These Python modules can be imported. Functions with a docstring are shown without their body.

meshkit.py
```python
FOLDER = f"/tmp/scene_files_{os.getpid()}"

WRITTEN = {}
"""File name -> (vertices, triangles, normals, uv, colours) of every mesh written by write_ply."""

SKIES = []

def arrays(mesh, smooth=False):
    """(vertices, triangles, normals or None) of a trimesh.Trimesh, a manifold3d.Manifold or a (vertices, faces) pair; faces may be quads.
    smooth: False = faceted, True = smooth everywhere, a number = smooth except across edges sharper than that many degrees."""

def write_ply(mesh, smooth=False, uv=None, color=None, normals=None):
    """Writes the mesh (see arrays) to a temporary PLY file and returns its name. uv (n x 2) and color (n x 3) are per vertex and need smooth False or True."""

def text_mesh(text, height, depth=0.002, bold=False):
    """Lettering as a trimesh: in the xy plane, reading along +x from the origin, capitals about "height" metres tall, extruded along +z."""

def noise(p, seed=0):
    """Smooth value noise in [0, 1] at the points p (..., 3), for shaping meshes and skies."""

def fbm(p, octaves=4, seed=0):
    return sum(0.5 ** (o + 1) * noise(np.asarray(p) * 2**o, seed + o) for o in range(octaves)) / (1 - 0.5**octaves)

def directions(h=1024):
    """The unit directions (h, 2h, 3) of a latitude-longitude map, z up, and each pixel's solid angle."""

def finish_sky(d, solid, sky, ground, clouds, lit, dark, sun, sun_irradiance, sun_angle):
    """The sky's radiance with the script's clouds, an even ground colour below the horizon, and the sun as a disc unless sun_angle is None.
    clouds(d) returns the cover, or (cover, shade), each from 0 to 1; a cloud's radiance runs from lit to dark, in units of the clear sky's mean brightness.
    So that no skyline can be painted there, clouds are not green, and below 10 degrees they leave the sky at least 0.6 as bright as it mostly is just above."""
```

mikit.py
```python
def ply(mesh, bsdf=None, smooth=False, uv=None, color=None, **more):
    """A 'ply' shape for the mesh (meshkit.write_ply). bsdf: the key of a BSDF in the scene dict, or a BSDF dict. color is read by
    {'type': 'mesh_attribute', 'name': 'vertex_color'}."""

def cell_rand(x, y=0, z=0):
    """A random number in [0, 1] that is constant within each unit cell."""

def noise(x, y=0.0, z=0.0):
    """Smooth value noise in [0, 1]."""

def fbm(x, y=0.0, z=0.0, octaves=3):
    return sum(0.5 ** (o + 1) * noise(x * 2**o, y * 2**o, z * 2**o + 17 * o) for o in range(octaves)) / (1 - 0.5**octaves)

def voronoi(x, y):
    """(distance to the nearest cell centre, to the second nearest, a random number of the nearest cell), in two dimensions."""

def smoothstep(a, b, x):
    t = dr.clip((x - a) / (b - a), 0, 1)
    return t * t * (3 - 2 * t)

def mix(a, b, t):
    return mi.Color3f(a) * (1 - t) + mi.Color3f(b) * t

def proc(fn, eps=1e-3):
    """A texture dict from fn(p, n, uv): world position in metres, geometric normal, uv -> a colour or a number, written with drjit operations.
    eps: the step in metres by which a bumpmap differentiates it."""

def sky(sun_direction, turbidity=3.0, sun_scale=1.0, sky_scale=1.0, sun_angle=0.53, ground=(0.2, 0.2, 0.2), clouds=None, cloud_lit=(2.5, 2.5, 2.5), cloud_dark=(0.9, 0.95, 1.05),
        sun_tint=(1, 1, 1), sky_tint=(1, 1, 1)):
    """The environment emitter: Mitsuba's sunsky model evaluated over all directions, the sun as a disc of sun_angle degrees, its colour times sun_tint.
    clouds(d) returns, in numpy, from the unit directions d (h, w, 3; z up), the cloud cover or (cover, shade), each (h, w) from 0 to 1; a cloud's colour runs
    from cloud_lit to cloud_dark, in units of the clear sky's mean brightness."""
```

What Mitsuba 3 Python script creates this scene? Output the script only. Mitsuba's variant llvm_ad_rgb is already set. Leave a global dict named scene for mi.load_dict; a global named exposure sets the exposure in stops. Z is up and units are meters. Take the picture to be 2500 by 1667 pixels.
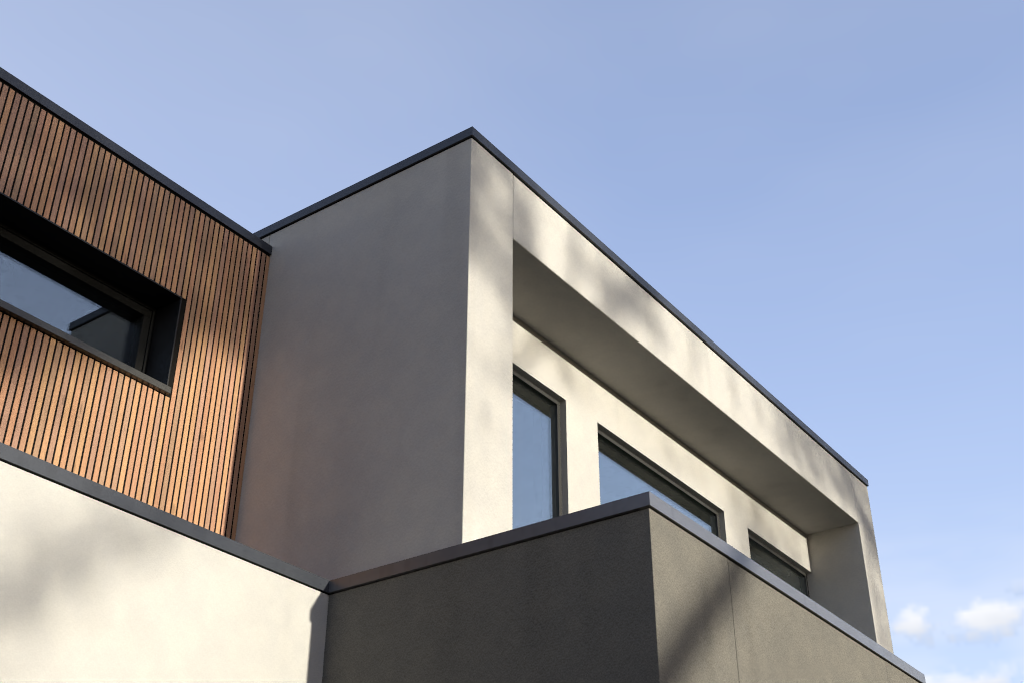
import math, random
import numpy as np
import trimesh
import drjit as dr
import mitsuba as mi
import mikit
from mikit import noise, fbm, smoothstep, mix, cell_rand
from shapely.geometry import Polygon, box as rect

T = mi.ScalarTransform4f
scene, labels = {}, {}
G = 1.6                                    # eye height above the ground: all heights below are measured from the ground

# ---------------------------------------------------------------- camera
F, YAW, PITCH, ROLL = 3041.382, 0.9458924, 0.5455436, 0.0013309
fwd = np.array([math.sin(YAW) * math.cos(PITCH), math.cos(YAW) * math.cos(PITCH), math.sin(PITCH)])
rt = np.array([math.cos(YAW), -math.sin(YAW), 0.0])
up0 = np.cross(rt, fwd)
upv = up0 * math.cos(ROLL) - rt * math.sin(ROLL)
eye = np.array([0, 0, G])
scene['camera'] = {'type': 'perspective', 'fov': math.degrees(2 * math.atan(1250 / F)), 'fov_axis': 'x', 'near_clip': 0.05, 'far_clip': 3000.0,
                   'to_world': T().look_at(origin=eye.tolist(), target=(eye + fwd).tolist(), up=upv.tolist())}

# ---------------------------------------------------------------- sun and sky
EL, AZ = math.radians(5.4), math.radians(3.3)
SUN = np.array([math.sin(AZ) * math.cos(EL), -math.cos(AZ) * math.cos(EL), math.sin(EL)])
exposure = 3.85


def clouds(d):
    """Thin even veil, and loose fair-weather cumulus low over the horizon."""
    import meshkit
    el = np.degrees(np.arcsin(np.clip(d[..., 2], -1, 1)))
    az = np.degrees(np.arctan2(d[..., 0], d[..., 1]))
    veil = 0.07 + 0.16 * meshkit.fbm(d * [3.0, 3.0, 7.0], 4, 5) ** 2
    veil = veil + 0.13 * np.clip((60 - az) / 35, 0, 1) * np.clip((az + 40) / 40, 0, 1)
    veil = veil + 0.35 * np.clip((23 - el) / 9, 0, 1) * np.clip((meshkit.fbm(np.stack([az * .16, el * .5, az * 0 + 3], -1), 4, 31) - .38) * 4, 0, 1)
    cover, shade = veil, np.zeros_like(veil)
    n = meshkit.fbm(np.stack([az * 0.55, el * 0.9, az * 0], -1), 5, 11)
    n2 = meshkit.fbm(np.stack([az * 2.2, el * 3.2, az * 0 + 9], -1), 4, 21)
    rng = random.Random(4)
    banks = [(72.6, 17.55, 1.0, 0.85, 1), (75.5, 17.4, 1.9, 0.95, 1), (74.0, 15.0, 2.2, 0.8, .95), (77.1, 18.8, 1.4, 0.6, .65), (78.0, 29.8, .8, .4, .2), (78.5, 14.6, 2.0, 1.0, .9)]
    for k in range(60):
        a = rng.uniform(-180, 180)
        if 15 < a < 90:
            continue
        banks.append((a, rng.uniform(9, 21), rng.uniform(1.0, 3.5), rng.uniform(0.5, 1.1), rng.uniform(.4, 1)))
    for (a, e, w, h, s) in banks:
        da = (az - a + 180) % 360 - 180
        de = el - e
        r = np.sqrt((da * np.cos(np.radians(e)) / w) ** 2 + (np.where(de < 0, de * 1.15, de) / h) ** 2)
        c = s * np.clip((1.3 - r + (n - .5) * 1.7 + (n2 - .5) * 1.0) / 1.25, 0, 1)
        c = c * c * (3 - 2 * c) * .92
        sh = np.clip(0.35 - de / h * 0.8 + (n - .5) * .8, 0, 1) * 0.8
        shade = np.where(c > cover, sh, shade)
        cover = np.maximum(cover, c)
    return cover, shade


scene['sky'] = mikit.sky(SUN.tolist(), turbidity=2.2, sun_tint=(0.68, 1.375, 7.15), sky_tint=(1.12, 1.08, 1.46), ground=(0.16, 0.16, 0.12),
                         clouds=clouds, cloud_lit=(1.75, 1.75, 1.78), cloud_dark=(1.10, 1.16, 1.28))

# ---------------------------------------------------------------- materials


def bsdf(key, d):
    scene[key] = d


def stucco(key, base, warm, speck, bump, grain=330.0, spread=0.085):
    def colour(p, n, uv):
        broad = fbm(p.x * 0.9, p.y * 0.9, p.z * 0.7, 3)
        mid = fbm(p.x * 9 + 3, p.y * 9, p.z * 6, 3)
        g = noise(p.x * grain, p.y * grain, p.z * grain) - 0.5
        g2 = noise(p.x * grain * 0.45 + 7, p.y * grain * 0.45, p.z * grain * 0.45) - 0.5
        streak = fbm(p.x * 5 + 1.7, p.y * 5, p.z * 0.35, 2)
        k = 1 + spread * (broad - 0.5) * 2 + spread * 0.6 * (mid - 0.5) + speck * (g + g2) - 0.08 * smoothstep(0.58, 0.8, streak)
        return mix(base, warm, smoothstep(0.3, 0.75, mid)) * k

    def relief(p, n, uv):
        return noise(p.x * 210, p.y * 210, p.z * 210) + 0.7 * noise(p.x * 95, p.y * 95, p.z * 95) + 1.5 * fbm(p.x * 11, p.y * 11, p.z * 11, 2)

    bsdf(key, {'type': 'twosided', 'bsdf': {'type': 'bumpmap', 'arbitrary': mikit.proc(relief, 0.0015), 'scale': bump,
               'bsdf': {'type': 'diffuse', 'reflectance': mikit.proc(colour)}}})


stucco('stucco_white', (0.362, 0.350, 0.328), (0.374, 0.360, 0.332), 0.10, 0.0007)
stucco('stucco_pale', (0.356, 0.341, 0.318), (0.370, 0.352, 0.322), 0.11, 0.0009, 170.0)
stucco('stucco_taupe', (0.114, 0.107, 0.094), (0.125, 0.116, 0.100), 0.40, 0.0005, 260.0, 0.05)

PITCH_SLAT = 0.05475
X_GAP = 6.0475                             # the last gap of the cladding before the pale side wall


def cedar(p, n, uv):
    i = dr.floor((X_GAP - p.x) / PITCH_SLAT)
    a, b, c = cell_rand(i, 3), cell_rand(i, 8), cell_rand(i, 21)
    tone = mix((0.335, 0.170, 0.094), (0.372, 0.212, 0.104), a)
    tone = mix(tone, mi.Color3f(0.235, 0.152, 0.098), smoothstep(0.5, 0.95, b) * 0.7)
    tone = mix(tone, mi.Color3f(0.315, 0.170, 0.118), smoothstep(0.6, 0.95, c) * 0.6)
    drift = fbm(p.x * 9 + i * 3.1, i * 1.7, p.z * 1.1, 3)
    grain = fbm(p.x * 260 + i * 11, p.y * 200, p.z * 5 + i * 7, 3)
    fine = noise(p.x * 900 + i * 5, p.y * 700, p.z * 22)
    knot = smoothstep(0.86, 0.93, noise(p.x * 26 + i * 13, i * 2.3, p.z * 4.5))
    k = (0.74 + 0.40 * drift + 0.16 * (grain - 0.5) + 0.05 * (fine - 0.5)) * (1 - 0.35 * knot)
    return tone * k


bsdf('cedar', {'type': 'twosided', 'bsdf': {'type': 'principled', 'base_color': mikit.proc(cedar), 'roughness': 0.62, 'specular': 0.3}})


def coated(key, col, rough, spec=0.5, var=0.12):
    def c(p, n, uv):
        return mi.Color3f(col) * (1 + var * (fbm(p.x * 3, p.y * 3, p.z * 9, 3) - 0.5) * 2 - 0.15 * smoothstep(0.6, 0.8, fbm(p.x * 14 + 5, p.y * 14, p.z * 3, 2)))

    def r(p, n, uv):
        return rough * (0.85 + 0.4 * fbm(p.x * 6, p.y * 6, p.z * 6, 3))
    bsdf(key, {'type': 'twosided', 'bsdf': {'type': 'principled', 'base_color': mikit.proc(c), 'roughness': mikit.proc(r), 'specular': spec}})


coated('coping_metal', (0.021, 0.024, 0.032), 0.42, 0.4)
coated('coping_metal_grey', (0.068, 0.069, 0.076), 0.30, 0.8)
coated('frame_metal_black', (0.007, 0.007, 0.0068), 0.5, 0.12)
coated('frame_metal', (0.026, 0.025, 0.023), 0.40)
coated('lining_metal', (0.009, 0.009, 0.010), 0.5, 0.3)
coated('membrane', (0.007, 0.006, 0.005), 0.9, 0.1)
coated('gasket', (0.008, 0.008, 0.008), 0.7, 0.2)
coated('interior_paint', (0.045, 0.043, 0.04), 0.9, 0.1)
coated('roof_felt', (0.09, 0.09, 0.09), 0.9, 0.2)
coated('sealant', (0.40, 0.38, 0.35), 0.6, 0.4)
bsdf('glass', {'type': 'thindielectric', 'int_ior': 2.05, 'ext_ior': 1.0, 'specular_reflectance': {'type': 'rgb', 'value': [0.90, 1.0, 1.0]}})
bsdf('glass_clear', {'type': 'thindielectric', 'int_ior': 1.72, 'ext_ior': 1.0, 'specular_reflectance': {'type': 'rgb', 'value': [0.86, 0.97, 1.0]}})


def grass_col(p, n, uv):
    f = fbm(p.x * 1.3, p.y * 1.3, 0, 4)
    return mix((0.035, 0.055, 0.018), (0.085, 0.105, 0.04), f) * (0.8 + 0.4 * noise(p.x * 40, p.y * 40))


def paving_col(p, n, uv):
    return mix((0.20, 0.19, 0.175), (0.29, 0.28, 0.255), fbm(p.x * 1.1, p.y * 1.1, 0, 4)) * (0.88 + 0.24 * noise(p.x * 90, p.y * 90))


def driveway_col(p, n, uv):
    return mix((0.075, 0.070, 0.064), (0.115, 0.107, 0.098), fbm(p.x * 1.6, p.y * 1.6, 0, 4)) * (0.85 + 0.3 * noise(p.x * 70, p.y * 70))


def tile_col(p, n, uv):
    return mix((0.42, 0.36, 0.28), (0.50, 0.43, 0.34), fbm(p.x * 1.6, p.y * 1.6, 0, 4))


def asphalt_col(p, n, uv):
    return mix((0.04, 0.04, 0.042), (0.07, 0.07, 0.07), fbm(p.x * 2, p.y * 2, 0, 4)) * (0.8 + 0.4 * noise(p.x * 120, p.y * 120))


def bark_col(p, n, uv):
    return mix((0.05, 0.04, 0.03), (0.15, 0.125, 0.10), fbm(p.x * 18, p.y * 18, p.z * 4, 4))


def leaf_col(p, n, uv):
    return mix((0.045, 0.062, 0.024), (0.085, 0.10, 0.04), fbm(p.x * 2.2, p.y * 2.2, p.z * 2.2, 3))


for key, fn in (('grass', grass_col), ('driveway_stone', driveway_col), ('tile', tile_col), ('paving', paving_col), ('asphalt', asphalt_col), ('bark', bark_col)):
    bsdf(key, {'type': 'twosided', 'bsdf': {'type': 'diffuse', 'reflectance': mikit.proc(fn)}})
bsdf('leaf', {'type': 'twosided', 'bsdf': {'type': 'diffuse', 'reflectance': mikit.proc(leaf_col)}})

# ---------------------------------------------------------------- helpers


def key_for(name):
    if name not in scene:
        return name
    k = 1
    while f'{name}_{k:03d}' in scene:
        k += 1
    return f'{name}_{k:03d}'


def add(name, shape, label=None, **more):
    key = key_for(name)
    scene[key] = shape
    d = dict(more)
    if label:
        d['label'] = label
    if d:
        labels[key] = d
    return key


def block(x0, x1, y0, y1, z0, z1, c=0.0):
    """A box with chamfered edges; z from eye level."""
    b = [(x0, x1), (y0, y1), (z0 + G, z1 + G)]
    if c <= 0:
        return trimesh.creation.box(bounds=[[r[0] for r in b], [r[1] for r in b]])
    pts = []
    for i in (0, 1):
        for j in (0, 1):
            for k in (0, 1):
                s = [(1 if t == 0 else -1) * c for t in (i, j, k)]
                q = [b[0][i], b[1][j], b[2][k]]
                for a in range(3):
                    pts.append([q[m] + (0 if m == a else s[m]) for m in range(3)])
    return trimesh.convex.convex_hull(np.array(pts))


def plan(poly, z0, z1, r=0.0):
    """A plan polygon pulled up from z0 to z1, its outer corners rounded by r."""
    p = Polygon(poly)
    if r:
        p = p.buffer(-r, join_style=2).buffer(r, quad_segs=3)
    m = trimesh.creation.extrude_polygon(p, z1 - z0, engine='earcut')
    m.apply_translation([0, 0, z0 + G])
    return m


def facing(poly, y0, y1):
    """An elevation polygon in (x, z) made as thick as y0 to y1."""
    m = trimesh.creation.extrude_polygon(poly, y1 - y0, engine='earcut')
    v = np.array(m.vertices)
    m = trimesh.Trimesh(np.stack([v[:, 0], y1 - v[:, 2], v[:, 1] + G], 1), m.faces, process=False)
    m.fix_normals()
    return m


def part(name, mesh, m, label=None, smooth=False, **more):
    return add('house__' + name, mikit.ply(mesh, m, smooth=smooth), label, **more)


# ---------------------------------------------------------------- the house: measured planes (metres; heights from eye level)
GX, FY, PX, QX, RX = 6.095, 4.8, 6.667, 13.835, 14.354       # pale upper box: left face, front face, left pier, right pier, right end
SZ, BY, WT = 5.962, 5.473, 5.472                             # soffit, recessed wall, window heads
CB, CT = 6.637, 6.723                                        # its coping
WY, WC, WB, WTOP = 7.042, 7.027, 6.3885, 6.4745                # cedar face, its coping
UX, UZ, USILL = 5.238, 5.484, 4.652                          # cedar window: right edge, head, sill
VY, LC, LB, LT = 5.926, 5.912, 3.012, 3.100                  # white ground-floor wall and its coping
DX, DC, EY, EC, D1 = 6.033, 6.012, 3.343, 3.326, 10.646      # taupe balcony: left face, coping, front face, coping, right end
XL = -1.2                                                    # the house goes on to the left of the view
labels['house'] = {'label': 'modern house of pale render, cedar slats and a dark taupe balcony under flat dark copings', 'category': 'house'}

# pale upper box
part('corner_wall', plan([(GX, FY), (PX, FY), (PX, BY + .28), (GX + .3, BY + .28), (GX + .3, 7.083), (GX, 7.083)], 2.2, CB - .012, .007), 'stucco_pale',
     'pale rendered corner of the upper storey, sunlit narrow pier and grey shaded side', 35)
part('side_wall', plan([(GX, 7.087), (GX + .3, 7.087), (GX + .3, 11.0), (GX, 11.0)], 2.2, CB - .012), 'stucco_pale')
part('roof_beam', block(PX + .004, QX - .004, FY, BY + .28, SZ, CB - .012, .006), 'stucco_pale', 'long pale rendered beam under the roof with dappled shade, shaded soffit below', 35)
part('end_pier', plan([(QX, FY), (RX, FY), (RX, BY + .28), (QX, BY + .28)], 2.2, CB - .012, .007), 'stucco_pale', 'pale rendered pier at the far right end', 35)
part('far_side_wall', block(RX - .3, RX, BY + .284, 11.0, 2.2, CB - .012), 'stucco_pale')
part('rear_wall', block(GX + .304, RX - .304, 10.7, 11.0, 2.2, CB - .012), 'stucco_pale')
part('seam_filler', trimesh.util.concatenate([block(PX + .0005, PX + .0035, FY + .012, BY, SZ + .012, CB - .03), block(QX - .0035, QX - .0005, FY + .012, BY, SZ + .012, CB - .03),
     block(GX + .02, GX + .28, 7.0835, 7.0865, 3.2, CB - .03)]), 'membrane', kind='stuff')
part('roof', block(GX + .31, RX - .31, BY + .29, 10.69, 6.42, 6.50), 'roof_felt')
part('floor_slab', block(GX + .02, RX - .02, FY + .02, 10.98, 2.0, 2.195), 'stucco_pale')

WIN = [(6.98, 8.432), (8.969, 11.537), (12.108, QX - .0)]
Z_SILL = 2.62
wall = rect(PX, 2.2, QX, SZ - .0005)
for a, b in WIN:
    wall = wall.difference(rect(a, Z_SILL, b + (.5 if b > 13 else 0), WT))
part('recess_wall', facing(wall, BY, BY + .064), 'stucco_pale', 'sunlit cream wall set back under the roof beam, round the windows')
wall2 = rect(PX + .002, 2.21, QX - .002, SZ + .3)
for a, b in WIN:
    wall2 = wall2.difference(rect(a - .012, Z_SILL - .012, b + .5 if b > 13 else b + .012, WT + .012))
part('inner_wall', facing(wall2, BY + .285, BY + .38), 'interior_paint')

TRIM = 0.0012


def window(k, x0, x1, z0, z1, yf, fw, glass_in, mullions=()):
    """Frame face at yf with members fw wide, glazing glass_in behind it: two sheets with a gasket round them."""
    name = 'window' if k == 0 else f'window_{k:03d}'
    e = TRIM
    dpt = .09
    f = [block(x0 + e, x1 - e, yf, yf + dpt, z1 - fw, z1 - e, .0025), block(x0 + e, x1 - e, yf, yf + dpt, z0 + e, z0 + fw, .0025),
         block(x0 + e, x0 + fw, yf, yf + dpt, z0 + fw, z1 - fw, .0025), block(x1 - fw, x1 - e, yf, yf + dpt, z0 + fw, z1 - fw, .0025)]
    for nm, m in zip(('head', 'bottom_rail', 'jamb', 'jamb'), f):
        part(f'{name}__{nm}', m, 'frame_metal', smooth=30)
    for s, y in enumerate((yf + glass_in, yf + glass_in + .017)):
        v = np.array([[x0 + fw - .004, y, z0 + fw - .004 + G], [x1 - fw + .004, y, z0 + fw - .004 + G], [x1 - fw + .004, y, z1 - fw + .004 + G], [x0 + fw - .004, y, z1 - fw + .004 + G]])
        part(f'{name}__pane', (v, np.array([[0, 1, 2], [0, 2, 3]])), 'glass')
    return name


for k, (a, b) in enumerate(WIN):
    nm = window(k, a, b, Z_SILL, WT, BY + .066, .043, .019)
    labels['house__' + nm] = {'label': ('tall narrow window partly behind the sunlit corner pier', 'wide window in the middle of the recessed wall, above the balcony corner', 'dark window at the far end of the recessed wall')[k]}
    x1 = b
    part(f'{nm}__sealant', trimesh.util.concatenate([block(a + .002, x1 - .002, BY + .0635, BY + .0675, WT - .0035, WT - .0006), block(x1 - .0035, x1 - .0006, BY + .0635, BY + .0675, Z_SILL, WT - .004)]), 'sealant')

# rooms behind the windows
part('room', trimesh.util.concatenate([block(GX + .32, RX - .32, 8.5, 8.6, 2.2, 6.1), block(GX + .32, RX - .32, BY + .38, 8.5, 6.05, 6.1), block(GX + .32, RX - .32, BY + .38, 8.5, 2.2, 2.28),
                           block(8.62, 8.74, BY + .39, 8.49, 2.29, 6.04), block(11.75, 11.87, BY + .39, 8.49, 2.29, 6.04)]), 'interior_paint')


def coping(name, plans, z0, z1, m='coping_metal', label=None):
    for k, p in enumerate(plans):
        mesh = plan(p, z0, z1)
        part(f'{name}__section', mesh, m)
    if label:
        labels['house__' + name] = {'label': label}


def run(x0, x1, y0, y1, step, axis):
    """Coping sections along a wall, 2 mm apart."""
    a0, a1 = (x0, x1) if axis == 0 else (y0, y1)
    n = max(1, round((a1 - a0) / step))
    out = []
    for i in range(n):
        s, t = a0 + (a1 - a0) * i / n + (.001 if i else 0), a0 + (a1 - a0) * (i + 1) / n - (.001 if i < n - 1 else 0)
        out.append([(s, y0), (t, y0), (t, y1), (s, y1)] if axis == 0 else [(x0, s), (x1, s), (x1, t), (x0, t)])
    return out


CX, CY, CW = GX - .020, FY - .020, .36
front = [[(CX + .0006, CY), (9.0, CY), (9.0, CY + CW), (CX + CW + .0006, CY + CW)]] + run(9.002, RX + .01, CY, CY + CW, 2.7, 0)
side = [[(CX, CY + .0006), (CX + CW, CY + CW + .0006), (CX + CW, 7.7), (CX, 7.7)]] + run(CX, CX + CW, 7.702, 11.03, 3.4, 1)
coping('roof_coping', front + side, CB, CT, label='thin dark metal coping round the top of the pale upper storey')

# cedar-clad wing, set back
coping('cedar_coping', run(XL, 6.091, WC, WC + .4, 2.45, 0), WB, WTOP, label='dark metal coping along the top of the cedar slats')
WX0 = 2.3
back = rect(XL, 2.9, GX - .002, WB - .004).difference(rect(WX0, USILL - .05, UX, UZ))
part('cedar_wall__backing', facing(back, WY + .0066, WY + .32), 'membrane')
n = int((GX - XL) / PITCH_SLAT)
GAP = 0.0146
protos = {}


def slat(w, z0, z1):
    k = (round(w, 4), z0, z1)
    if k not in protos:
        protos[k] = mikit.ply(block(0, w, WY, WY + .005, z0, z1, .0012), 'cedar')
    return dict(protos[k])


rs = random.Random(7)
for i in range(-1, n):
    x1 = X_GAP - GAP / 2 - i * PITCH_SLAT
    x0 = x1 - (PITCH_SLAT - GAP)
    if i == -1:
        x0, x1 = X_GAP + GAP / 2, GX - .001
    jog = rs.uniform(-.0010, .0010)
    spans = [(2.93, WB - .022)]
    if x1 > WX0 - .01 and x0 < UX + .004:
        spans = [(2.93, USILL - .062), (UZ + .001, WB - .022)]
    for z0, z1 in spans:
        w = x1 - x0
        d = slat(w, z0, z1)
        d['to_world'] = T().translate([x0, jog, 0])
        add('house__cedar_wall__slat', d)
labels['house__cedar_wall'] = {'label': 'wall of narrow upright cedar slats with dark gaps, shaded above and sunlit low down'}

# cedar wall window: deep dark metal lining, sill, frame, sash
YF = 7.325
part('window_003__lining', trimesh.util.concatenate([block(WX0, UX - .001, WY - .004, YF, UZ - .014, UZ - .0005, .001), block(UX - .014, UX - .0005, WY - .004, YF, USILL + .0005, UZ - .0145, .001),
     block(WX0 - .014, WX0, WY - .004, YF, USILL + .0005, UZ - .0005, .001)]), 'lining_metal', smooth=30)
part('window_003__sill', block(WX0 - .01, UX + .002, 6.994, YF + .02, USILL - .056, USILL, .003), 'frame_metal', smooth=30)
ix0, ix1, iz0, iz1 = WX0, UX - .0145, USILL, UZ - .0145
for a, (dy, o, w) in enumerate(((0, 0, .032), (.010, .034, .070))):
    q0, q1, r0, r1 = ix0 + o, ix1 - o, iz0 + o * .2, iz1 - o
    for nm, m in (('head', block(q0, q1, YF + dy, YF + .1, r1 - w, r1 - .0005, .003)), ('bottom_rail', block(q0, q1, YF + dy, YF + .1, r0 + .0005, r0 + w * .8, .003)),
                  ('jamb', block(q1 - w, q1 - .0005, YF + dy, YF + .1, r0 + w * .8, r1 - w, .003)), ('jamb', block(q0, q0 + w, YF + dy, YF + .1, r0 + w * .8, r1 - w, .003))):
        part('window_003__' + ('' if a == 0 else 'sash_') + nm, m, 'frame_metal_black', smooth=30)
for y in (YF + .024, YF + .041):
    q0, q1, r0, r1 = ix0 + .1, ix1 - .1, iz0 + .058, iz1 - .1
    part('window_003__pane', (np.array([[q0, y, r0 + G], [q1, y, r0 + G], [q1, y, r1 + G], [q0, y, r1 + G]]), np.array([[0, 1, 2], [0, 2, 3]])), 'glass_clear')
labels['house__window_003'] = {'label': 'wide low window set deep in the cedar slats, mirroring sky and the pale box'}
part('room_001', trimesh.util.concatenate([block(XL, GX - .01, 9.4, 9.5, 3.0, 6.3), block(XL, GX - .01, WY + .33, 9.4, 5.9, 5.95), block(XL, GX - .01, WY + .33, 9.4, 3.0, 3.05),
     block(XL - .1, XL, WY, 9.5, 3.0, 6.3), block(GX - .012, GX - .002, WY + .33, 9.4, 3.06, 5.89)]), 'interior_paint')
part('wing_roof', block(XL, GX - .012, WY + .33, 9.5, 6.2, 6.28), 'roof_felt')

# white ground-floor wall and its coping
part('ground_floor_wall', facing(rect(XL, -G, DX - .0005, LB - .010).difference(rect(1.0, -G - .1, 5.75, .85)), VY, VY + .3), 'stucco_white', 'bright white rendered wall at lower left below a dark coping', 30)
coping('ground_floor_coping', run(XL, 2.99, LC, LC + .42, 2.1, 0) + [[(2.992, LC), (DC, LC), (DC + .42, LC + .42), (2.992, LC + .42)]], LB, LT, label='dark metal coping on top of the white ground-floor wall')
for k in range(6):
    part('garage_door__panel', block(1.002, 5.748, VY + .02, VY + .07, -G + .01 + k * .406, -G + .41 + k * .406, .006), 'frame_metal')
labels['house__garage_door'] = {'label': 'wide dark garage door of level panels under the white wall'}
part('deck', block(XL, GX - .001, VY + .31, WY + .021, 2.80, 2.90), 'roof_felt')

# dark taupe balcony block
seams = (7.039, 9.757)
part('balcony_wall__panel', plan([(DX, EY), (seams[0] - .002, EY), (seams[0] - .002, EY + .28), (DX + .28, EY + .28), (DX + .28, VY + .30), (DX, VY + .30)], -G, LB - .010, .005), 'stucco_taupe',
     'dark taupe rendered corner panel, its left side in deep shade', 35)
part('balcony_wall__panel', block(seams[0] + .002, seams[1] - .002, EY, EY + .28, -G, LB - .010, .002), 'stucco_taupe', smooth=35)
part('balcony_wall__panel', plan([(seams[1] + .002, EY), (D1 - .03, EY), (D1 - .03, VY), (D1 - .31, VY), (D1 - .31, EY + .28), (seams[1] + .002, EY + .28)], -G, LB - .010, .005), 'stucco_taupe', smooth=35)
part('balcony_wall__seam_filler', trimesh.util.concatenate([block(s - .0015, s + .0015, EY + .012, EY + .27, -G, LB - .03) for s in seams]), 'membrane', kind='stuff')
labels['house__balcony_wall'] = {'label': 'dark taupe rendered balcony wall, left face in shade and front face sunlit'}
BW = .36
coping('balcony_coping', [[(DC + .0006, EC), (8.4, EC), (8.4, EC + BW), (DC + BW + .0006, EC + BW)], [(8.402, EC), (D1, EC), (D1, EC + BW), (8.402, EC + BW)],
                          [(DC, EC + .0006), (DC + BW, EC + BW + .0006), (DC + BW, LC + BW - .001), (DC, LC - .001)],
                          [(D1 - BW, EC + BW + .002), (D1, EC + BW + .002), (D1, VY), (D1 - BW, VY)]], LB, LT, 'coping_metal_grey', label='grey metal coping round the top of the taupe balcony, pale in the sun and black in shade')
part('balcony_floor', block(DX + .29, D1 - .32, EY + .29, BY - .001, 2.2, 2.3), 'tile')
part('ground_floor_box', block(GX + .35, RX - .2, VY + .31, 10.9, -G, 1.99), 'stucco_white')

# ---------------------------------------------------------------- ground
def sheet(x0, x1, y0, y1, z):
    return (np.array([[x0, y0, z], [x1, y0, z], [x1, y1, z], [x0, y1, z]], float), np.array([[0, 1, 2], [0, 2, 3]]))


add('ground', mikit.ply(sheet(-1500, 1500, -1500, 1500, 0.0), 'grass'), kind='structure')
add('driveway', mikit.ply(sheet(-3.1, 16, -9, 5.93, 0.004), 'driveway_stone'), kind='structure')
add('road', mikit.ply(sheet(-300, 300, -16.5, -10.5, 0.004), 'asphalt'), kind='structure')
add('pavement', mikit.ply(block(-300, 300, -10.5, -9.0, -G, -G + .12, .01), 'paving'), kind='structure')

# ---------------------------------------------------------------- trees across the road, between the low sun and the house
YT = -18.0                                 # their crowns stand about here; X and Z below are along and up from eye level


def sm(a, b, x):
    t = np.clip((x - a) / (b - a), 0, 1)
    return t * t * (3 - 2 * t)


def blob(X, Z, x, z, rx, rz, ang=0.0):
    c, s = math.cos(math.radians(ang)), math.sin(math.radians(ang))
    u, v = (X - x) * c + (Z - z) * s, -(X - x) * s + (Z - z) * c
    return np.exp(-((u / rx) ** 2 + (v / rz) ** 2))


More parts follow.
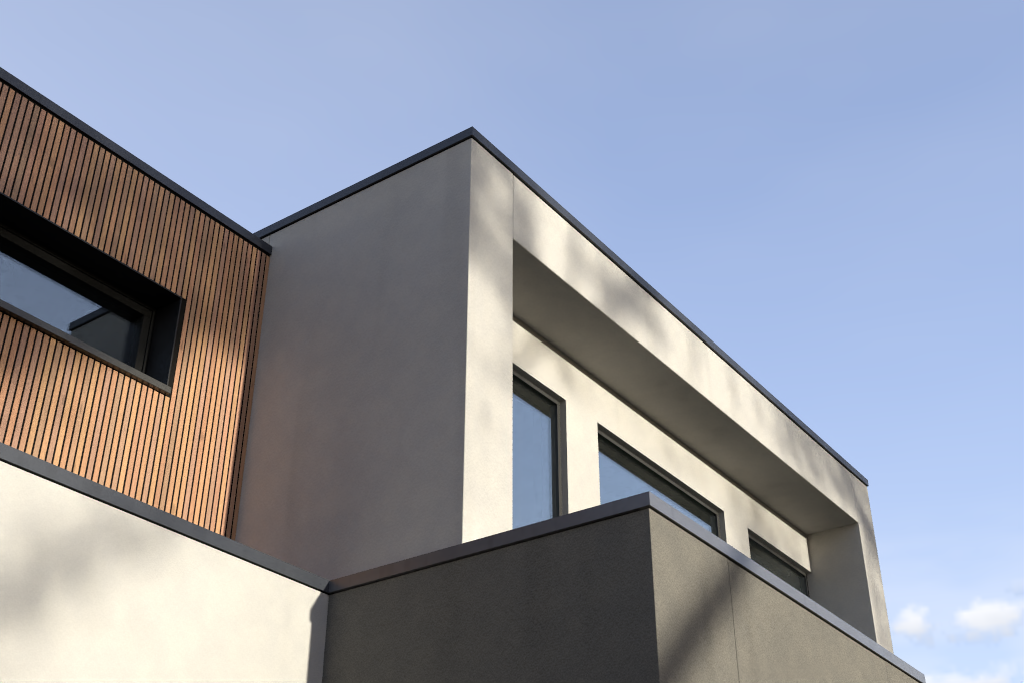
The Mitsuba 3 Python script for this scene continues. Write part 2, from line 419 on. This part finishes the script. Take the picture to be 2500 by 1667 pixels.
def leafiness(X, Z):
    """How many layers of leaves the crowns hold, seen from the sun's side."""
    import meshkit
    n = meshkit.fbm(np.stack([X * 1.1, Z * 1.1, X * 0 + 2], -1), 4, 3)
    d = 2.6 * sm(0, .50, Z - (6.22 + (np.clip(X, 4.6, 6.9) - 5.0) * .62)) * sm(7.42, 7.22, X)
    d += .55 * sm(6.2, 5.0, X) * sm(5.9, 6.4, Z) * sm(7.42, 7.22, X) * sm(7.6, 7.0, Z)
    d += 0.65 * blob(X, Z, 4.78, 4.55, .45, .28, 43) + .5 * blob(X, Z, 5.22, 4.95, .45, .24, 42) + .35 * blob(X, Z, 5.75, 5.27, .45, .2, 38)
    mid = sm(7.2, 7.4, X) * sm(8.2, 8.0, X)
    d += mid * (1.15 * sm(7.25, 7.85, Z) - .65 * blob(X, Z, 7.62, 8.45, .2, .22) * 1.0) + .6 * sm(7.58, 7.74, X) * sm(8.0, 7.9, X) * sm(6.4, 6.9, Z) * sm(8.0, 7.6, Z)
    d += .35 * blob(X, Z, 7.46, 6.75, .10, .35)
    d += .55 * blob(X, Z, 8.75, 8.48, .30, .16, -20) + 1.25 * blob(X, Z, 9.42, 8.42, .40, .20, 8) + 1.15 * blob(X, Z, 9.95, 8.50, .20, .30, 70) + .8 * blob(X, Z, 9.7, 8.85, .5, .3)
    d += 0.75 * blob(X, Z, 10.92, 8.62, .11, .35) + .5 * blob(X, Z, 11.75, 8.62, .13, .4) + .5 * blob(X, Z, 12.35, 8.62, .14, .4)
    d += .6 * blob(X, Z, 9.68, 7.95, .22, .14, -20) + .5 * blob(X, Z, 11.6, 7.9, .18, .12) + .5 * blob(X, Z, 12.15, 7.93, .2, .12)
    d += 1.35 * sm(12.4, 13.2, X) * sm(8.10, 8.3, Z) + .8 * sm(12.3, 13.4, X) * sm(8.2, 8.0, Z) * sm(7.0, 7.3, Z) * sm(15.0, 14.4, X)
    d += 1.35 * sm(14.9, 15.1, X) * sm(8.4, 8.2, Z) * (1 - .8 * blob(X, Z, 15.32, 7.45, .2, .28))
    d *= .72 + .56 * n
    # the crowns go on above and beside
    d += 1.6 * sm(8.95, 9.6, Z) * sm(.42, .62, n + .1 * np.sin(X * 1.3)) + 2.0 * sm(4.6, 4.2, X) * sm(4.5, 6, Z) * n + 2.0 * sm(15.6, 16.4, X) * n
    env = np.maximum.reduce([blob(X, Z, 4.6, 8.6, 3.6, 3.9), blob(X, Z, 9.6, 9.3, 4.2, 2.9), blob(X, Z, 16.2, 8.4, 4.2, 4.2)])
    low = 2.4 * sm(4.45, 4.0, X) * sm(.30, .55, blob(X, Z, 3.0, 4.4, 2.5, 2.4) + .25 * (n - .5)) * (.5 + n)
    return low * sm(6.6, 5.8, Z) + d * sm(.25, .42, env) + d * sm(.42, .25, env) * (Z < 6) * (X < 14)


def tube(points, radii, sides=8):
    import meshkit
    p = np.asarray(points, float)
    q = [p[0]]
    r = [radii[0]]
    for i in range(len(p) - 1):            # round the corners of the polyline
        a, b, c, e = p[max(i - 1, 0)], p[i], p[i + 1], p[min(i + 2, len(p) - 1)]
        for t in (.25, .5, .75, 1):
            q.append(.5 * (2 * b + (c - a) * t + (2 * a - 5 * b + 4 * c - e) * t ** 2 + (3 * b - a - 3 * c + e) * t ** 3))
            r.append(radii[i] * (1 - t) + radii[i + 1] * t)
    p, r = np.array(q), np.array(r)
    tg = np.gradient(p, axis=0)
    tg /= np.linalg.norm(tg, axis=1, keepdims=True)
    a = np.cross(tg, [0.13, 0.98, 0.1])
    a /= np.linalg.norm(a, axis=1, keepdims=True)
    b = np.cross(tg, a)
    ang = np.arange(sides) * 2 * np.pi / sides
    wob = 1 + .12 * (meshkit.noise(p * 2.5, 9)[:, None] - .5) + .06 * np.sin(3 * ang + p[:, :1] * 2)
    v = p[:, None] + (r[:, None] * wob)[..., None] * (np.cos(ang)[None, :, None] * a[:, None] + np.sin(ang)[None, :, None] * b[:, None])
    i, j = np.meshgrid(np.arange(len(p) - 1), np.arange(sides), indexing='ij')
    f = np.stack([i * sides + j, i * sides + (j + 1) % sides, (i + 1) * sides + (j + 1) % sides, (i + 1) * sides + j], -1).reshape(-1, 4)
    return trimesh.Trimesh(v.reshape(-1, 3), np.vstack([f[:, [0, 1, 2]], f[:, [0, 2, 3]]]), process=False)


def leaves(P, rng, size=0.10):
    """A folded four-point leaf at each point."""
    n = len(P)
    u = rng.normal(size=(n, 3)) + [0, 0, -.4]
    u /= np.linalg.norm(u, axis=1, keepdims=True)
    w = np.cross(u, rng.normal(size=(n, 3)))
    w /= np.linalg.norm(w, axis=1, keepdims=True)
    k = np.cross(u, w)
    s = (size * rng.uniform(.7, 1.3, n))[:, None]
    v = np.stack([P - u * s * .5, P + w * s * .29 + k * s * .08, P + u * s * .55, P - w * s * .29 + k * s * .08], 1)
    b = (np.arange(n) * 4)[:, None]
    return v.reshape(-1, 3), np.vstack([b + [0, 1, 2], b + [0, 2, 3]])


BACK = 7.0                                # metres farther towards the sun


def tp(X, Z, dy=0.0):
    p = np.array([X + .18, YT, Z + G]) + SUN * (dy + BACK)
    return p if Z > -1.5 else p * [1, 1, 0] + [0, 0, -.05]


rng = np.random.default_rng(12)
N = 620000
cx, cz = rng.uniform(-2.0, 20.5, N), rng.uniform(1.2, 12.6, N)
LEAF_SHADE = 0.0019                        # mean shade of one leaf, square metres
keep = rng.uniform(0, 1, N) < leafiness(cx, cz) / LEAF_SHADE * (22.5 * 11.4) / N
cx, cz = cx[keep], cz[keep]
depth = np.clip(rng.normal(0, 1.1, len(cx)), -2.6, 2.6)
LP = np.stack([cx + .18, np.full_like(cx, YT), cz + G], 1) + SUN * (depth + BACK)[:, None]
owner = np.where(cx < 7.21, 0, np.where(cx < 12.55, 1, 2))

TREES = [
    ('broad leafy tree with a thick low limb, leftmost of the three across the road', [[(3.1, -1.6), (3.2, 1.0), (3.35, 3.2), (3.5, 5.5), (3.9, 8.2), (4.2, 10.8)], [.30, .24, .21, .17, .11, .04]],
     [[[(3.35, 3.2), (4.1, 3.95), (4.81, 4.53), (5.25, 4.95), (5.83, 5.33), (6.4, 5.62)], [.12, .06, .03, .024, .018, .01]], [[(3.5, 5.5), (4.3, 7.2), (5.4, 8.2), (6.6, 8.9)], [.12, .09, .06, .02]],
      [[(3.7, 7.0), (2.6, 8.4), (2.0, 9.6)], [.10, .07, .02]], [[(4.0, 9.0), (5.2, 10.2), (5.9, 11.2)], [.08, .05, .02]]]),
    ('leaning tree with sparse open crown, middle one of the three across the road', [[(5.3, -1.6), (5.5, .6), (5.95, 2.75), (7.18, 4.06), (7.72, 4.57), (8.21, 5.02), (8.5, 5.8), (8.55, 7.0), (8.7, 8.4), (9.0, 10.4)], [.24, .21, .18, .15, .14, .13, .11, .075, .035, .015]],
     [[[(8.55, 7.2), (9.2, 8.15), (10.2, 9.0), (11.4, 9.5), (12.3, 9.7)], [.07, .055, .04, .03, .015]], [[(8.58, 7.4), (8.1, 8.1), (7.6, 8.8), (7.2, 9.5)], [.06, .05, .035, .015]],
      [[(10.9, 9.3), (10.93, 8.9), (10.88, 8.3)], [.02, .015, .008]], [[(11.7, 9.6), (11.78, 9.0), (11.72, 8.3)], [.02, .015, .008]], [[(12.3, 9.7), (12.38, 9.0), (12.33, 8.3)], [.015, .012, .008]],
      [[(8.8, 9.0), (9.6, 10.0), (10.2, 11.0)], [.05, .035, .015]]]),
    ('wide dense tree, rightmost of the three across the road', [[(17.2, -1.6), (17.1, 1.5), (17.0, 4.5), (16.7, 7.5), (16.5, 11.0)], [.33, .26, .22, .15, .05]],
     [[[(17.0, 4.8), (16.0, 7.2), (14.6, 8.8), (13.3, 9.6)], [.13, .10, .06, .02]], [[(16.9, 5.5), (18.2, 7.6), (19.0, 9.2)], [.12, .08, .03]], [[(16.6, 8.4), (15.6, 9.9), (15.0, 11.2)], [.08, .05, .02]]]),
]
for t, (label, (tr, rr), limbs) in enumerate(TREES):
    key = 'tree' if t == 0 else f'tree_{t:03d}'
    labels[key] = {'label': label, 'category': 'tree', 'group': 'trees across the road'}
    scene[key + '__trunk'] = mikit.ply(tube([tp(x, z) for x, z in tr], rr, 12), 'bark', smooth=True)
    rl = random.Random(t + 5)
    skeleton = [tp(x, z) for x, z in tr[3:]]
    for pts, rad in limbs:
        dys = [0.0] + sorted([rl.uniform(-.5, .5)]) * (len(pts) - 1)
        q = [tp(x, z, dys[i] * i / len(pts)) for i, (x, z) in enumerate(pts)]
        skeleton += q
        add(key + '__limb', mikit.ply(tube(q, rad), 'bark', smooth=True))
    mine = LP[owner == t]
    ends = mine[rng.choice(len(mine), min(170, len(mine)), replace=False)]
    sk = np.array(skeleton)
    tw = []
    for e in ends:
        dist = np.linalg.norm(sk - e, axis=1)
        b = sk[np.argmin(dist + (sk[:, 2] > e[2] + .3) * .6)]
        m = (b + e) / 2 + np.array([0, 0, -.08 * np.linalg.norm(e - b)])
        tw.append(tube([b, m, e], [.014, .009, .003], 5))
    scene[key + '__twigs'] = mikit.ply(trimesh.util.concatenate(tw), 'bark', smooth=True)
    labels[key + '__twigs'] = {'kind': 'stuff'}
    scene[key + '__crown'] = mikit.ply(leaves(mine, rng), 'leaf')
    labels[key + '__crown'] = {'kind': 'stuff'}

# ---------------------------------------------------------------- tall clipped hedge along the left boundary
rng2 = np.random.default_rng(3)
n2 = 48000
hx, hy, hz = rng2.uniform(-5.0, -3.2, n2), rng2.uniform(-7.5, 14.0, n2), rng2.uniform(.15, 5.6, n2)
face = rng2.integers(0, 4, n2)
hx = np.where(face == 0, -3.2, np.where(face == 1, -5.0, hx)) + rng2.normal(0, .07, n2)
hz = np.where(face == 2, 5.6, hz) + rng2.normal(0, .07, n2)
labels['hedge'] = {'label': 'tall clipped evergreen hedge along the left side of the garden', 'category': 'hedge'}
scene['hedge__foliage'] = mikit.ply(leaves(np.stack([hx, hy, hz], 1), rng2, .16), 'leaf')
scene['hedge__core'] = mikit.ply(trimesh.creation.box(bounds=[[-4.9, -7.4, 0], [-3.3, 13.9, 5.5]]), 'leaf')
labels['hedge__foliage'] = {'kind': 'stuff'}
